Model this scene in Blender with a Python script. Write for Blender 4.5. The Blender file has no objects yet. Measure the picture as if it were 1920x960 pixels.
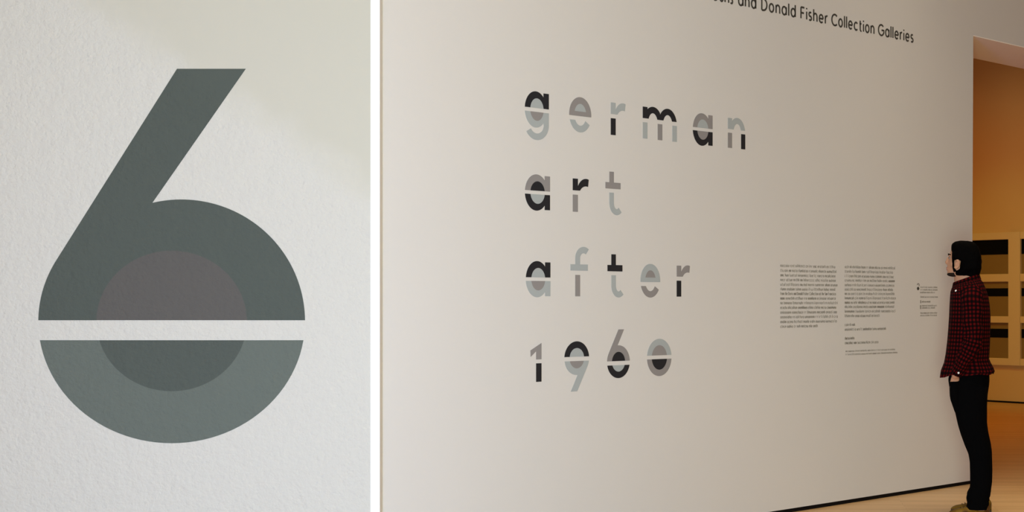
import bpy, bmesh, math, random
from mathutils import Vector, Matrix

S = bpy.context.scene
C = S.collection
random.seed(7)

# ------------------------------------------------------------------ camera
FPX = 2750.0                      # focal length in pixels of the 1920x960 frame
PX, PY = 1316.0, 565.0            # principal point (shifted lens, level camera)
EYE = 1.367
cam = bpy.data.cameras.new('camera'); cam_o = bpy.data.objects.new('camera', cam); C.objects.link(cam_o)
cam.sensor_width = 36; cam.lens = 36 * FPX / 1920
cam.shift_x = -(PX - 960) / 1920; cam.shift_y = (PY - 480) / 1920
cam.clip_end = 200
cam_o.location = (0, 0, EYE); cam_o.rotation_euler = (math.pi / 2, 0, 0)
S.camera = cam_o

# ------------------------------------------------------------------ light and exposure
S.view_settings.view_transform = 'Standard'
S.view_settings.look = 'None'
S.view_settings.exposure = 0.0
S.view_settings.gamma = 1.0
S.view_settings.use_curve_mapping = False

w = bpy.data.worlds.new('ambient_light'); S.world = w; w.use_nodes = True
w.node_tree.nodes['Background'].inputs[0].default_value = (1.0, 0.36, 0.085, 1)  # warm ambient fill, stands in for the room's tungsten light
w.node_tree.nodes['Background'].inputs[1].default_value = 0.198

def area(name, loc, target, sx, sy, power, col):
    l = bpy.data.lights.new(name, 'AREA'); l.shape = 'RECTANGLE'; l.size = sx; l.size_y = sy
    l.energy = power; l.color = col
    o = bpy.data.objects.new(name, l); C.objects.link(o); o.location = loc
    o.rotation_euler = (Vector(target) - Vector(loc)).to_track_quat('-Z', 'Y').to_euler()
    return o
def spot(name, loc, target, power, col, ang=70, blend=.6, rad=.06):
    l = bpy.data.lights.new(name, 'SPOT'); l.energy = power; l.color = col
    l.spot_size = math.radians(ang); l.spot_blend = blend; l.shadow_soft_size = rad
    o = bpy.data.objects.new(name, l); C.objects.link(o); o.location = loc
    o.rotation_euler = (Vector(target) - Vector(loc)).to_track_quat('-Z', 'Y').to_euler()
    return o

# daylight from a tall window behind the photographer, to the left
area('window_daylight', (-0.1, -0.6, 1.15), (-1.6, 7.0, 1.0), 1.6, 2.0, 531.0, (0.889, 1.0, 0.822))
# added cool fill light, low at the left, tints the wall's near end
area('cool_fill_left', (-1.7, 1.6, 0.75), (-1.6, 7.0, 0.75), 1.0, 1.0, 172.5, (0.217, 0.348, 1.0))
# warm ceiling light over the floor beside the gallery wall
fl = area('ceiling_downlight', (2.6, 9.0, 4.6), (2.6, 9.0, 0), 2.5, 2.5, 21.1, (1.0, 0.894, 0.681)); fl.data.spread = math.radians(70)

# ------------------------------------------------------------------ geometry of the place
N_ = math.hypot(2671, 2750)
D = Vector((2671 / N_, 2750 / N_, 0))          # along the gallery wall, away from the viewer
NF = Vector((D.y, -D.x, 0))                    # the gallery wall's normal, towards the viewer
ZR = FPX * EYE / 343.0
E0 = Vector(((1818 - PX) / FPX * ZR, ZR, 0))   # far end of the gallery wall on the floor
UP = Vector((0, 0, 1))
def frame(o, xdir):                            # a wall frame: x along the wall, y up, z out of the wall
    x = xdir.normalized(); z = x.cross(UP)
    m = Matrix(((x.x, UP.x, z.x, o.x), (x.y, UP.y, z.y, o.y), (x.z, UP.z, z.z, o.z), (0, 0, 0, 1)))
    return m
WALL = frame(E0, D)
YP = 7.21                                      # the plane of the wall with the big numeral
FRONT = frame(Vector((0, YP, 0)), Vector((1, 0, 0)))
FAR_O = E0 + D * 7.8
FAR = frame(Vector((FAR_O.x, FAR_O.y, 0)), NF)
def on(m, px, py):                             # sight line through a photo point met with a wall plane
    o = m.translation; n = m.col[2].xyz
    r = Vector(((px - PX) / FPX, 1, -(py - PY) / FPX)); c = Vector((0, 0, EYE))
    t = (o - c).dot(n) / r.dot(n)
    q = m.inverted() @ (c + r * t)
    return q.x, q.y

# ------------------------------------------------------------------ materials
def mat(name, col, rough=.6, spec=.3):
    m = bpy.data.materials.new(name); m.use_nodes = True
    b = m.node_tree.nodes['Principled BSDF']
    b.inputs['Base Color'].default_value = (*col, 1); b.inputs['Roughness'].default_value = rough
    b.inputs['Specular IOR Level'].default_value = spec
    return m
def srgb(r, g, b):
    f = lambda v: ((v / 255 + .055) / 1.055) ** 2.4 if v > 10 else v / 255 / 12.92
    return (f(r), f(g), f(b))
def node(m, t, **kw):
    n = m.node_tree.nodes.new(t)
    for k, v in kw.items(): setattr(n, k, v)
    return n
def link(m, a, b): m.node_tree.links.new(a, b)
def noise(m, scale, detail=3, rough=.5, vec=None):
    n = node(m, 'ShaderNodeTexNoise'); n.inputs['Scale'].default_value = scale
    n.inputs['Detail'].default_value = detail; n.inputs['Roughness'].default_value = rough
    if vec is None:
        tc = node(m, 'ShaderNodeTexCoord'); vec = tc.outputs['Object']
    link(m, vec, n.inputs['Vector']); return n
def bump(m, h, strength, dist):
    b = node(m, 'ShaderNodeBump'); b.inputs['Strength'].default_value = strength if not hasattr(strength, 'node') else 1
    if hasattr(strength, 'node'): link(m, strength, b.inputs['Strength'])
    b.inputs['Distance'].default_value = dist
    link(m, h, b.inputs['Height'])
    link(m, b.outputs[0], m.node_tree.nodes['Principled BSDF'].inputs['Normal']); return b

def painted(name, col, scale=60, dist=.002, var=.02):
    m = mat(name, col, .75, .2)
    n = noise(m, scale, 3); bump(m, n.outputs[0], .3, dist)
    n2 = noise(m, 1.3, 3)
    mr = node(m, 'ShaderNodeMapRange'); mr.inputs['To Min'].default_value = 1 - var; mr.inputs['To Max'].default_value = 1 + var
    link(m, n2.outputs[0], mr.inputs['Value'])
    vm = node(m, 'ShaderNodeVectorMath', operation='SCALE'); vm.inputs[0].default_value = col
    link(m, mr.outputs[0], vm.inputs['Scale']); link(m, vm.outputs[0], m.node_tree.nodes['Principled BSDF'].inputs['Base Color'])
    return m
def stucco(name, col, mx=None):
    """rough rolled plaster; mx blends a smoother, slightly yellower area at the upper right, imitating an image mask, not filler"""
    m = mat(name, col, .8, .15)
    tc = node(m, 'ShaderNodeTexCoord'); g = node(m, 'ShaderNodeNewGeometry')
    n1 = noise(m, 42, 5, .62, g.outputs['Position']); n2 = noise(m, 13, 3, .5, g.outputs['Position'])
    ad = node(m, 'ShaderNodeMath', operation='MULTIPLY_ADD'); ad.inputs[1].default_value = .9
    link(m, n2.outputs[0], ad.inputs[0]); link(m, n1.outputs[0], ad.inputs[2])
    # imitated mask area, no plaster repair: distance across a slanting line on the wall (X and Z of the place)
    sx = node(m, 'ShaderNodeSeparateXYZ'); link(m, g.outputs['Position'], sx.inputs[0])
    a = node(m, 'ShaderNodeMath', operation='MULTIPLY_ADD'); a.inputs[1].default_value = MASK_EDGE[0]; a.inputs[2].default_value = MASK_EDGE[1]
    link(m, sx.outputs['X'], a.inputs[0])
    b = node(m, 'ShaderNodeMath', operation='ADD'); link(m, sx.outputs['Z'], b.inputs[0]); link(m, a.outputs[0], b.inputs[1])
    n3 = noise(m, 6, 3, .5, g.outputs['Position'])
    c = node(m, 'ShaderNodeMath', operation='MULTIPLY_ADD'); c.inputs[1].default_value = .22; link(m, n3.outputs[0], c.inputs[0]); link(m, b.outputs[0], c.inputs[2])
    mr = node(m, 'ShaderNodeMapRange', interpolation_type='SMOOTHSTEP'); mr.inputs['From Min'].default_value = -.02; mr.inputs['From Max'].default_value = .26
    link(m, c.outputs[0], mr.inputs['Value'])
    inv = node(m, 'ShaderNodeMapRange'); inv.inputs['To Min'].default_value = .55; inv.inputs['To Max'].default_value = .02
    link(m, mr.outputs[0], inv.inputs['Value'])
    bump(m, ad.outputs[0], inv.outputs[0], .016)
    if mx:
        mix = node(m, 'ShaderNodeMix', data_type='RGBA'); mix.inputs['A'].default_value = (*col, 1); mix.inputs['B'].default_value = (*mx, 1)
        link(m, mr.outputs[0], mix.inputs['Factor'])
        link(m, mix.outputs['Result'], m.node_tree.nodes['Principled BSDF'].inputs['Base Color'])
    return m
# edge of the imitated mask area: from photo (250,60) to (695,365) on the wall with the numeral
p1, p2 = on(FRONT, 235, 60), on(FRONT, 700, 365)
sl = (p2[1] - p1[1]) / (p2[0] - p1[0]); MASK_EDGE = (-sl, -(p1[1] - sl * p1[0]) - .0)

def wood_floor():
    m = mat('oak_floor', (.30, .21, .13),   .38, .2)
    g = node(m, 'ShaderNodeTexCoord'); mp = node(m, 'ShaderNodeMapping')
    mp.inputs['Rotation'].default_value = (0, 0, math.radians(2))
    link(m, g.outputs['Object'], mp.inputs['Vector'])
    br = node(m, 'ShaderNodeTexBrick'); br.offset = .37; br.inputs['Scale'].default_value = 1
    br.inputs['Brick Width'].default_value = 1.6; br.inputs['Row Height'].default_value = .057
    br.inputs['Mortar Size'].default_value = .0012; br.inputs['Mortar Smooth'].default_value = .3
    br.inputs['Color1'].default_value = (.68, .44, .22, 1); br.inputs['Color2'].default_value = (.58, .36, .17, 1)
    br.inputs['Mortar'].default_value = (.38, .23, .11, 1)
    link(m, mp.outputs[0], br.inputs['Vector'])
    mp2 = node(m, 'ShaderNodeMapping'); mp2.inputs['Scale'].default_value = (1.5, 30, 1); link(m, mp.outputs[0], mp2.inputs['Vector'])
    n = noise(m, 2, 4, .6, mp2.outputs[0])
    mr = node(m, 'ShaderNodeMapRange'); mr.inputs['To Min'].default_value = .82; mr.inputs['To Max'].default_value = 1.15
    link(m, n.outputs[0], mr.inputs['Value'])
    vm = node(m, 'ShaderNodeVectorMath', operation='SCALE'); link(m, br.outputs[0], vm.inputs[0]); link(m, mr.outputs[0], vm.inputs['Scale'])
    link(m, vm.outputs[0], m.node_tree.nodes['Principled BSDF'].inputs['Base Color'])
    bump(m, n.outputs[0], .05, .002)
    return m

M = {}
M['gallery'] = painted('gallery_wall_paint', (.65, .62, .58), 55, .0012, .012)
M['numeral_wall'] = stucco('rolled_plaster', (.56, .545, .494), (.497, .480, .408))  # second colour tints the imitated mask area, not a different plaster
M['soffit_lift'] = painted('lightened_soffit_paint', (.95, .88, .80), 55, .001, .01)  # paler than the wall paint, to make the soffit look better lit
M['white'] = mat('white_trim_paint', (.93, .93, .93), .6, .2)
M['ceiling'] = mat('ceiling_paint', (.75, .72, .67), .8, .2)
M['ochre'] = painted('ochre_wall_paint', (.72, .48, .21), 40, .001, .02)
M['floor'] = wood_floor()
M['recess'] = mat('black_shadow_gap', (.006, .005, .005), .7, .1)
M['frame_wood'] = painted('pale_wood_frame', (.76, .57, .30), 30, .001, .03)
M['panel'] = painted('olive_brown_panel', (.26, .165, .05), 70, .001, .06)
M['band'] = mat('black_band', (.004, .004, .005), .8, .05)
M['black'] = mat('black_vinyl', srgb(38, 38, 41), .55, .2)
M['pale'] = mat('pale_grey_vinyl', (.375, .40, .395), .55, .2)
M['taupe'] = mat('warm_grey_vinyl', (.265, .245, .235), .55, .2)
M['ink'] = mat('dark_grey_vinyl', (.055, .05, .042), .6, .2)
M['ink2'] = mat('grey_text_vinyl', (.285, .262, .222), .6, .2)
M['ink3'] = mat('light_grey_text_vinyl', (.34, .31, .265), .6, .2)
M['six_dark'] = stucco('slate_green_grey_paint', (.076, .089, .078))
M['six_mid'] = stucco('warm_dark_grey_paint', (.098, .093, .086))
M['six_pale'] = stucco('blue_grey_paint', (.117, .135, .118))

# ------------------------------------------------------------------ helpers
def tag(o, label=None, cat=None, group=None, kind=None):
    for k, v in (('label', label), ('category', cat), ('group', group), ('kind', kind)):
        if v: o[k] = v
    return o
def obj(name, me, m=None, parent=None, mw=None, smooth=False):
    if isinstance(me, bmesh.types.BMesh):
        b = me; me = bpy.data.meshes.new(name); b.normal_update(); b.to_mesh(me); b.free()
    o = bpy.data.objects.new(name, me); C.objects.link(o)
    if m: me.materials.append(m)
    if parent: o.parent = parent
    if mw is not None: o.matrix_local = mw
    if smooth:
        for p in me.polygons: p.use_smooth = True
    return o
def box(bm, x0, x1, y0, y1, z0, z1, bev=0):
    v = [bm.verts.new((x, y, z)) for z in (z0, z1) for y in (y0, y1) for x in (x0, x1)]
    fs = [bm.faces.new([v[i] for i in q]) for q in ((0, 2, 3, 1), (4, 5, 7, 6), (0, 1, 5, 4), (2, 6, 7, 3), (0, 4, 6, 2), (1, 3, 7, 5))]
    if bev:
        es = list({e for f in fs for e in f.edges})
        bmesh.ops.bevel(bm, geom=es, offset=bev, segments=2, affect='EDGES')
    return fs
def plate(bm, polys, th, z0=.0004):
    """flat cut-out: polygons in the wall's x,y with a small thickness"""
    for p in polys:
        a = sum(p[i][0] * p[(i + 1) % len(p)][1] - p[(i + 1) % len(p)][0] * p[i][1] for i in range(len(p)))
        if abs(a) < 1e-12: continue
        if a < 0: p = p[::-1]
        t = [bm.verts.new((x, y, z0 + th)) for x, y in p]; b = [bm.verts.new((x, y, z0)) for x, y in p]
        bm.faces.new(t); bm.faces.new(b[::-1])
        for i in range(len(p)):
            j = (i + 1) % len(p); bm.faces.new((b[i], b[j], t[j], t[i]))
def clip(polys, y0, y1):
    out = []
    for p in polys:
        for lim, s in ((y0, 1), (y1, -1)):
            q = []
            for i in range(len(p)):
                a, b = p[i], p[(i + 1) % len(p)]
                ia, ib = (a[1] - lim) * s >= 0, (b[1] - lim) * s >= 0
                if ia: q.append(a)
                if ia != ib:
                    t = (lim - a[1]) / (b[1] - a[1]); q.append((a[0] + t * (b[0] - a[0]), lim))
            p = q
            if len(p) < 3: break
        if len(p) >= 3: out.append(p)
    return out
def clipx(polys, x0, x1):
    sw = lambda P: [[(y, x) for x, y in p] for p in P]
    return sw(clip(sw(polys), x0, x1))
def arc2(cx, cy, rx, ry, ix, iy, a0, a1, n=40):
    a0, a1 = math.radians(a0), math.radians(a1)
    pt = lambda k, u, v: (cx + u * math.cos(a0 + (a1 - a0) * k / n), cy + v * math.sin(a0 + (a1 - a0) * k / n))
    return [[pt(k, rx, ry), pt(k + 1, rx, ry), pt(k + 1, ix, iy), pt(k, ix, iy)] for k in range(n)]
def rect(x0, y0, x1, y1): return [(x0, y0), (x1, y0), (x1, y1), (x0, y1)]
def ell(cx, cy, rx, ry, n=64): return [[(cx + rx * math.cos(2 * math.pi * i / n), cy + ry * math.sin(2 * math.pi * i / n)) for i in range(n)]]
def arc(cx, cy, rx, ry, t, a0, a1, n=40):
    a0, a1 = math.radians(a0), math.radians(a1); out = []
    pt = lambda k, r: (cx + (rx - r) * math.cos(a0 + (a1 - a0) * k / n), cy + (ry - r) * math.sin(a0 + (a1 - a0) * k / n))
    for k in range(n): out.append([pt(k, 0), pt(k + 1, 0), pt(k + 1, t), pt(k, t)])
    return out
def empty(name, mw):
    o = bpy.data.objects.new(name, None); C.objects.link(o); o.empty_display_size = .1; o.matrix_world = mw; return o

# ------------------------------------------------------------------ the setting
bm = bmesh.new(); box(bm, -9, 14, -3, 30, -.1, 0); tag(obj('floor', bm, M['floor']), kind='structure')
CEIL = 4.7
bm = bmesh.new(); box(bm, -9, 14, -3, 30, CEIL, CEIL + .15); tag(obj('ceiling', bm, M['ceiling']), kind='structure')

TH = .565                                       # thickness of the gallery wall
S0 = -5.20                                     # where it meets the back of the numeral wall
OPEN_W, HEAD = 4.6, 3.362                       # the opening beside the person
bm = bmesh.new()
def prism(bm, pts, z0, z1):                     # pts in s,z ; extruded across the wall
    a = [bm.verts.new((x, y, z1)) for x, y in pts]; b = [bm.verts.new((x, y, z0)) for x, y in pts]
    bm.faces.new(a); bm.faces.new(b[::-1])
    for i in range(len(pts)):
        j = (i + 1) % len(pts); bm.faces.new((b[i], b[j], a[j], a[i]))
GAP = .026
prism(bm, [(S0, GAP), (.022, GAP), (.049, HEAD), (.049, CEIL), (S0, CEIL)], -TH, 0)
prism(bm, [(.049, HEAD), (OPEN_W, HEAD), (OPEN_W, CEIL), (.049, CEIL)], -TH, 0)
prism(bm, [(OPEN_W, GAP), (7.8, GAP), (7.8, CEIL), (OPEN_W, CEIL)], -TH, 0)
bmesh.ops.remove_doubles(bm, verts=bm.verts, dist=.0001)
bm2 = bmesh.new(); box(bm2, .05, OPEN_W - .001, HEAD - .006, HEAD, -TH, 0); tag(obj('added_soffit_lining', bm2, M['soffit_lift'], mw=WALL), kind='structure')  # added slab under the header; its pale colour stands in for bounced light
tag(obj('wall_right', bm, M['gallery'], mw=WALL), kind='structure')
bm = bmesh.new()
box(bm, S0, .018, 0, GAP, -TH + .03, -.006)
box(bm, OPEN_W + .012, 7.8, 0, GAP, -TH + .03, -.012)
tag(obj('baseboard_right', bm, M['recess'], mw=WALL), kind='structure')

# wall carrying the big numeral, its end dressed with a white trim
XE = (712.3 - PX) / FPX * YP; XT = (695.0 - PX) / FPX * YP
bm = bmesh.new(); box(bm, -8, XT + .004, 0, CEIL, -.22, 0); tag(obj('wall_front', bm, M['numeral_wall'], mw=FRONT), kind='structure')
bm = bmesh.new(); box(bm, XT, XE, 0, CEIL, -.225, .004, .0015); tag(obj('trim_1', bm, M['white'], mw=FRONT), kind='structure')

# far room
nb = -NF
bm = bmesh.new(); box(bm, -10.5, .0, 0, CEIL, -.2, 0); tag(obj('wall_far', bm, M['ochre'], mw=FAR), kind='structure')
BK = frame(E0 + nb * 10.5, D)
bm = bmesh.new(); box(bm, -4, 8.0, 0, CEIL, -.2, 0); tag(obj('wall_back', bm, M['ochre'], mw=BK), kind='structure')
SD = frame(E0 - D * 3.0, -NF)
bm = bmesh.new(); box(bm, .56, 10.5, 0, CEIL, -.2, 0); tag(obj('wall_side', bm, M['ochre'], mw=SD), kind='structure')
bm = bmesh.new(); box(bm, -10.5, -.6, 0, .022, .0, .012); tag(obj('baseboard_far', bm, M['recess'], mw=FAR), kind='structure')

def farpt(x, z, out): return FAR @ Vector((x, z, out))

# ------------------------------------------------------------------ framed grid on the far wall
FARF = FAR @ Matrix.Translation((0, 0, .055))   # front of the frame
def fx(px): return on(FARF, px, 600)[0]
def fz(py): return on(FARF, 1872, py)[1]
cols = [(fx(1807), fx(1890.2)), (fx(1912.6), fx(1997))]
rows = [(449.3, 513.8, 449.3, 477.0), (528.2, 593.0, 540.5, 555.5), (605.2, 671.5, 616.5, 633.0)]
FX0, FX1 = fx(1785), fx(2019); FZ0, FZ1 = fz(684.5), fz(436)
fr = empty('framed_artwork', FAR @ Matrix.Translation((FX0, FZ0, 0)))
tag(fr, 'large pale wooden grid frame with six brown panels crossed by black bands on far wall', 'artwork')
OF = Matrix.Translation((-FX0, -FZ0, 0))
FD = .055
zs = [FZ0] + [v for r in rows[::-1] for v in (fz(r[1]), fz(r[0]))] + [FZ1]
for k in range(0, 8, 2):
    bm = bmesh.new(); box(bm, FX0, FX1, zs[k], zs[k + 1], .001, FD - .004, .004); obj('rail', bm, M['frame_wood'], fr, OF)
xs = [FX0, cols[0][0], cols[0][1], cols[1][0], cols[1][1], FX1]
for k in range(0, 6, 2):
    bm = bmesh.new(); box(bm, xs[k], xs[k + 1], FZ0, FZ1, .001, FD, .004); obj('stile', bm, M['frame_wood'], fr, OF)
for c in cols:
    for r in rows:
        bm = bmesh.new(); box(bm, c[0] - .01, c[1] + .01, fz(r[1]) - .01, fz(r[0]) + .01, .001, .014)
        pn = obj('panel', bm, M['panel'], fr, OF)
        bm = bmesh.new(); box(bm, c[0] - .005, c[1] + .005, fz(r[3]), fz(r[2]) + (.005 if r[0] == r[2] else 0), .0135, .019)
        obj('black_band', bm, M['band'], pn)

# ------------------------------------------------------------------ the big painted numeral
six = empty('painted_numeral', FRONT @ Matrix.Translation((*on(FRONT, 322, 831), 0)))
tag(six, 'giant dark grey numeral six painted on the rough pale plaster wall at left', 'numeral')
o6 = on(FRONT, 322, 831)
def q6(p): x, y = on(FRONT, *p); return (x - o6[0], y - o6[1])
def e6(cx, cy, rx, ry, a0, a1, n=48): return [(cx + rx * math.cos(math.radians(a0 + (a1 - a0) * k / n)), cy - ry * math.sin(math.radians(a0 + (a1 - a0) * k / n))) for k in range(n + 1)]
ya, yb = 600.5, 638.0
# tangent from (332,129) to the bowl's left side
best = None
for k in range(900, 1801):
    a = math.radians(k / 10); ex, ey = 322 + 250 * math.cos(a), 602.5 - 228.5 * math.sin(a)
    ang = math.atan2(332 - ex, ey - 129)
    if best is None or ang > best[0]: best = (ang, k / 10)
ta = best[1]
right = [p for p in e6(340, 602.5, 232, 228.5, 0, 103.5)]
left = e6(322, 602.5, 250, 228.5, ta, 180)
outer = [(572, ya)] + right[1:] + [(461, 129), (332, 129)] + left[:-1] + [(72, ya)]
inn_u = e6(322, 602.5, 141, 132.5, 180, 0)
inn_u = [(p[0], min(p[1], ya)) for p in inn_u]
def ngon(bm, pts, th):                          # a concave outline as one face with thickness
    v = [bm.verts.new((*p, th)) for p in pts]; f = bm.faces.new(v)
    r = bmesh.ops.extrude_face_region(bm, geom=[f])
    bmesh.ops.translate(bm, verts=[x for x in r['geom'] if isinstance(x, bmesh.types.BMVert)], vec=(0, 0, -th + .0002))
    bmesh.ops.recalc_face_normals(bm, faces=bm.faces)
    bmesh.ops.triangulate(bm, faces=[f for f in bm.faces if len(f.verts) > 4])
bm = bmesh.new(); ngon(bm, [q6(p) for p in outer + inn_u], .0012)
tag(obj('upper_stroke', bm, M['six_dark'], six), 'slate grey stem and upper bowl')
bm = bmesh.new(); ngon(bm, [q6(p) for p in e6(322, 602.5, 141, 132.5, .9, 179.1)], .0012)
tag(obj('upper_counter', bm, M['six_mid'], six), 'warm grey half disc filling the upper bowl')
lo = e6(322, 602.5, 250, 228.5, -8.9, -171.1); li = e6(322, 602.5, 141, 131, -164.3, -15.7)
bm = bmesh.new(); ngon(bm, [q6(p) for p in lo + li], .0012)
tag(obj('lower_bowl', bm, M['six_pale'], six), 'blue grey lower half ring')
bm = bmesh.new(); ngon(bm, [q6(p) for p in e6(322, 602.5, 141, 131, -15.7, -164.3)], .0012)
tag(obj('lower_counter', bm, M['six_dark'], six), 'dark slate half disc filling the lower bowl')

# ------------------------------------------------------------------ title letters on the gallery wall
H, OV, T = .185, .006, .0375
def g_round(wd, lo=-OV, hi=H + OV):             # ring, its counter
    cx, cy, rx, ry = wd / 2, (lo + hi) / 2, wd / 2, (hi - lo) / 2
    return arc(cx, cy, rx, ry, T, 0, 360, 72), ell(cx, cy, rx - T + .0003, ry - T + .0003)
def g_bowl(wd):                                 # bowl that thins where it runs into the stem, and its counter
    n, out = 72, []; cx, rx = wd * .455, wd * .455; ry = H / 2 + OV
    o = lambda k: (cx + rx * math.cos(2 * math.pi * k / n), H / 2 + ry * math.sin(2 * math.pi * k / n))
    i = lambda k: (wd / 2 + (wd / 2 - T) * math.cos(2 * math.pi * k / n), H / 2 + (ry - T) * math.sin(2 * math.pi * k / n))
    for k in range(n): out.append([o(k), o(k + 1), i(k + 1), i(k)])
    return clipx(out, -1, wd - T), ell(wd / 2, H / 2, wd / 2 - T + .0003, ry - T + .0003)
def glyph(ch, wd):
    """-> list of (part, polygons) ; upper, upper_counter, lower_counter, lower, or stems"""
    if ch == 'a':
        r, c = g_bowl(wd); st = [rect(wd - T, 0, wd, H)]; g0, g1 = .447 * H, .553 * H
        return [('upper', clip(r + st, g1, 9)), ('upper_counter', clip(c, g1, 9)), ('lower', clip(r + st, -9, g0)), ('lower_counter', clip(c, -9, g0))]
    if ch == 'g':
        r, c = g_bowl(wd); st = [rect(wd - T, .012, wd, H)]; g0, g1 = .43 * H, .545 * H
        hook = arc(wd / 2, .012, wd / 2, .085, T * .95, 0, -150, 40)
        return [('upper', clip(r + st, g1, 9)), ('upper_counter', clip(c, g1, 9)), ('lower', clip(r + st, -9, g0) + hook), ('lower_counter', clip(c, -9, g0))]
    if ch == 'e':
        r, c = g_round(wd); g0, g1, gb = .33 * H, .46 * H, .60 * H
        bar = clip(ell(wd / 2, H / 2, wd / 2, H / 2 + OV), g1, gb)
        lowr = arc(wd / 2, H / 2, wd / 2, H / 2 + OV, T, 180, 328, 48)
        return [('upper', clip(r, gb, 9) + bar), ('upper_counter', clip(c, gb, 9)), ('lower', clip(lowr, -9, g0))]
    if ch == 'r':
        up = [rect(0, 0, T, H)] + clipx(arc2(wd * .85, .5 * H, wd * .62, .515 * H, wd * .45, .285 * H, 180, 74, 24), T, 9)
        return [('upper', clip(up, .645 * H, 9)), ('lower', [rect(0, 0, T, .515 * H)])]
    if ch == 'n':
        rx = wd * .46
        up = [rect(0, 0, T, H)] + clipx(arc(wd - rx, .52 * H, rx, .51 * H, T, 180, 0, 40), T, 9)
        g1, g0 = .63 * H, .505 * H
        up2 = [rect(wd - T, .55 * H, wd, .6 * H)]
        return [('upper', clip(up, g1, 9)), ('lower_left_stem', [rect(0, 0, T, g0)]), ('lower_right_stem', [rect(wd - T, 0, wd, g0)])]
    if ch == 'm':
        rx = (wd + T) / 4; up = [rect(0, 0, T, H)]
        rx2 = rx * .96
        up += clipx(arc(wd / 2 + T / 2 - rx2, .52 * H, rx2, .51 * H, T, 180, 0, 40), T, wd / 2) + clipx(arc(wd - rx2, .52 * H, rx2, .51 * H, T, 180, 0, 40), wd / 2, 9)
        g1, g0 = .64 * H, .51 * H; mx = wd / 2
        return [('upper', clip(up, g1, 9)), ('lower_left_stem', [rect(0, 0, T, g0)]), ('lower_middle_stem', [rect(mx - T / 2, 0, mx + T / 2, g0)]), ('lower_right_stem', [rect(wd - T, 0, wd, g0)])]
    if ch == 't':
        t2 = T * .92; x0 = wd * .245; b0, b1 = .775 * H, .97 * H
        up = [rect(x0, b1, x0 + t2, 1.30 * H), rect(0, b0, wd * .95, b1)]
        lowr = [rect(x0, .34 * H, x0 + t2, .655 * H)] + arc(x0 + wd * .46, .34 * H, wd * .46, .34 * H + OV, t2, 180, 312, 36)
        return [('upper', up), ('lower', lowr)]
    if ch == 'f':
        t2 = T * .95; x0 = wd * .26; b0, b1 = .775 * H, .965 * H
        up = [rect(x0, b1, x0 + t2, 1.15 * H), rect(0, b0, wd * .955, b1)] + arc(x0 + wd * .46, 1.15 * H, wd * .46, .345 * H, t2, 180, 52, 36)
        return [('upper', up), ('lower', [rect(x0, 0, x0 + t2, .645 * H)])]
    if ch == '1':
        h1 = 1.14 * H; x0 = wd - T
        up = [[(0, .93 * H), (wd, h1), (wd, .66 * H), (x0, .66 * H), (x0, .90 * H), (.02 * wd, .74 * H)]]
        return [('upper', up), ('lower', [rect(x0, 0, wd, .545 * H)])]
    if ch == '0':
        r, c = g_round(wd, -.002, .217); g0, g1 = .098, .120
        return [('upper', clip(r, g1, 9)), ('upper_counter', clip(c, g1, 9)), ('lower', clip(r, -9, g0)), ('lower_counter', clip(c, -9, g0))]
    if ch in '69':
        hr = .186; r, c = g_round(wd, -.002, hr)
        if ch == '6': g0, g1 = .072, .096
        else: g0, g1 = .184 - .108, .184 - .084
        cx, cy, rx, ry = wd / 2, hr / 2 - .001, wd / 2, hr / 2 + .001
        top = .277; xa, xb = wd * .50, wd * .745
        if ch == '9': xa, xb = wd * .485, wd * .745
        bst = None                              # straight flank tangent to the bowl
        for k in range(900, 1801):
            a = math.radians(k / 10); ex, ey = cx + rx * math.cos(a), cy + ry * math.sin(a)
            ang = math.atan2(xa - ex, top - ey)
            if bst is None or ang > bst[0]: bst = (ang, ex, ey)
        ex, ey = bst[1], bst[2]
        k = (xa - ex) / (top - ey); y = top; x = xb            # right flank parallel to the left, down to the bowl
        while ((x - cx) / rx) ** 2 + ((y - cy) / ry) ** 2 > 1: y -= .0003; x = xb - k * (top - y)
        an = math.degrees(math.atan2((y - cy) / ry, (x - cx) / rx)); at = math.degrees(math.atan2((ey - cy) / ry, (ex - cx) / rx))
        if ch == '9': g0, g1 = .184 - g1, .184 - g0             # drawn as a six, then turned over
        A = lambda u, v, a0, a1, n=30: [(cx + u * math.cos(math.radians(a0 + (a1 - a0) * i / n)), cy + v * math.sin(math.radians(a0 + (a1 - a0) * i / n))) for i in range(n + 1)]
        b1 = math.degrees(math.asin((g1 - cy) / ry)); c1 = math.degrees(math.asin((g1 - cy) / (ry - T)))
        head_ = A(rx, ry, b1, an) + [(xb, top), (xa, top)] + A(rx, ry, at, 180 - b1, 12) + A(rx - T, ry - T, 180 - c1, c1)
        U, Lw = [head_], clip(r, -9, g0); cu, cl = clip(c, g1, 9), clip(c, -9, g0)
        if ch == '9':
            flip = lambda P: [[(wd - x, .184 - y) for x, y in p] for p in P]
            U, Lw, cu, cl = flip(Lw), flip(U), flip(cl), flip(cu)
        return [('upper', U), ('upper_counter', cu), ('lower', Lw), ('lower_counter', cl)]
K, P_, Y_ = 'black', 'pale', 'taupe'
WORD = {'black': 'black', 'pale': 'pale grey', 'taupe': 'warm grey'}
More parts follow.
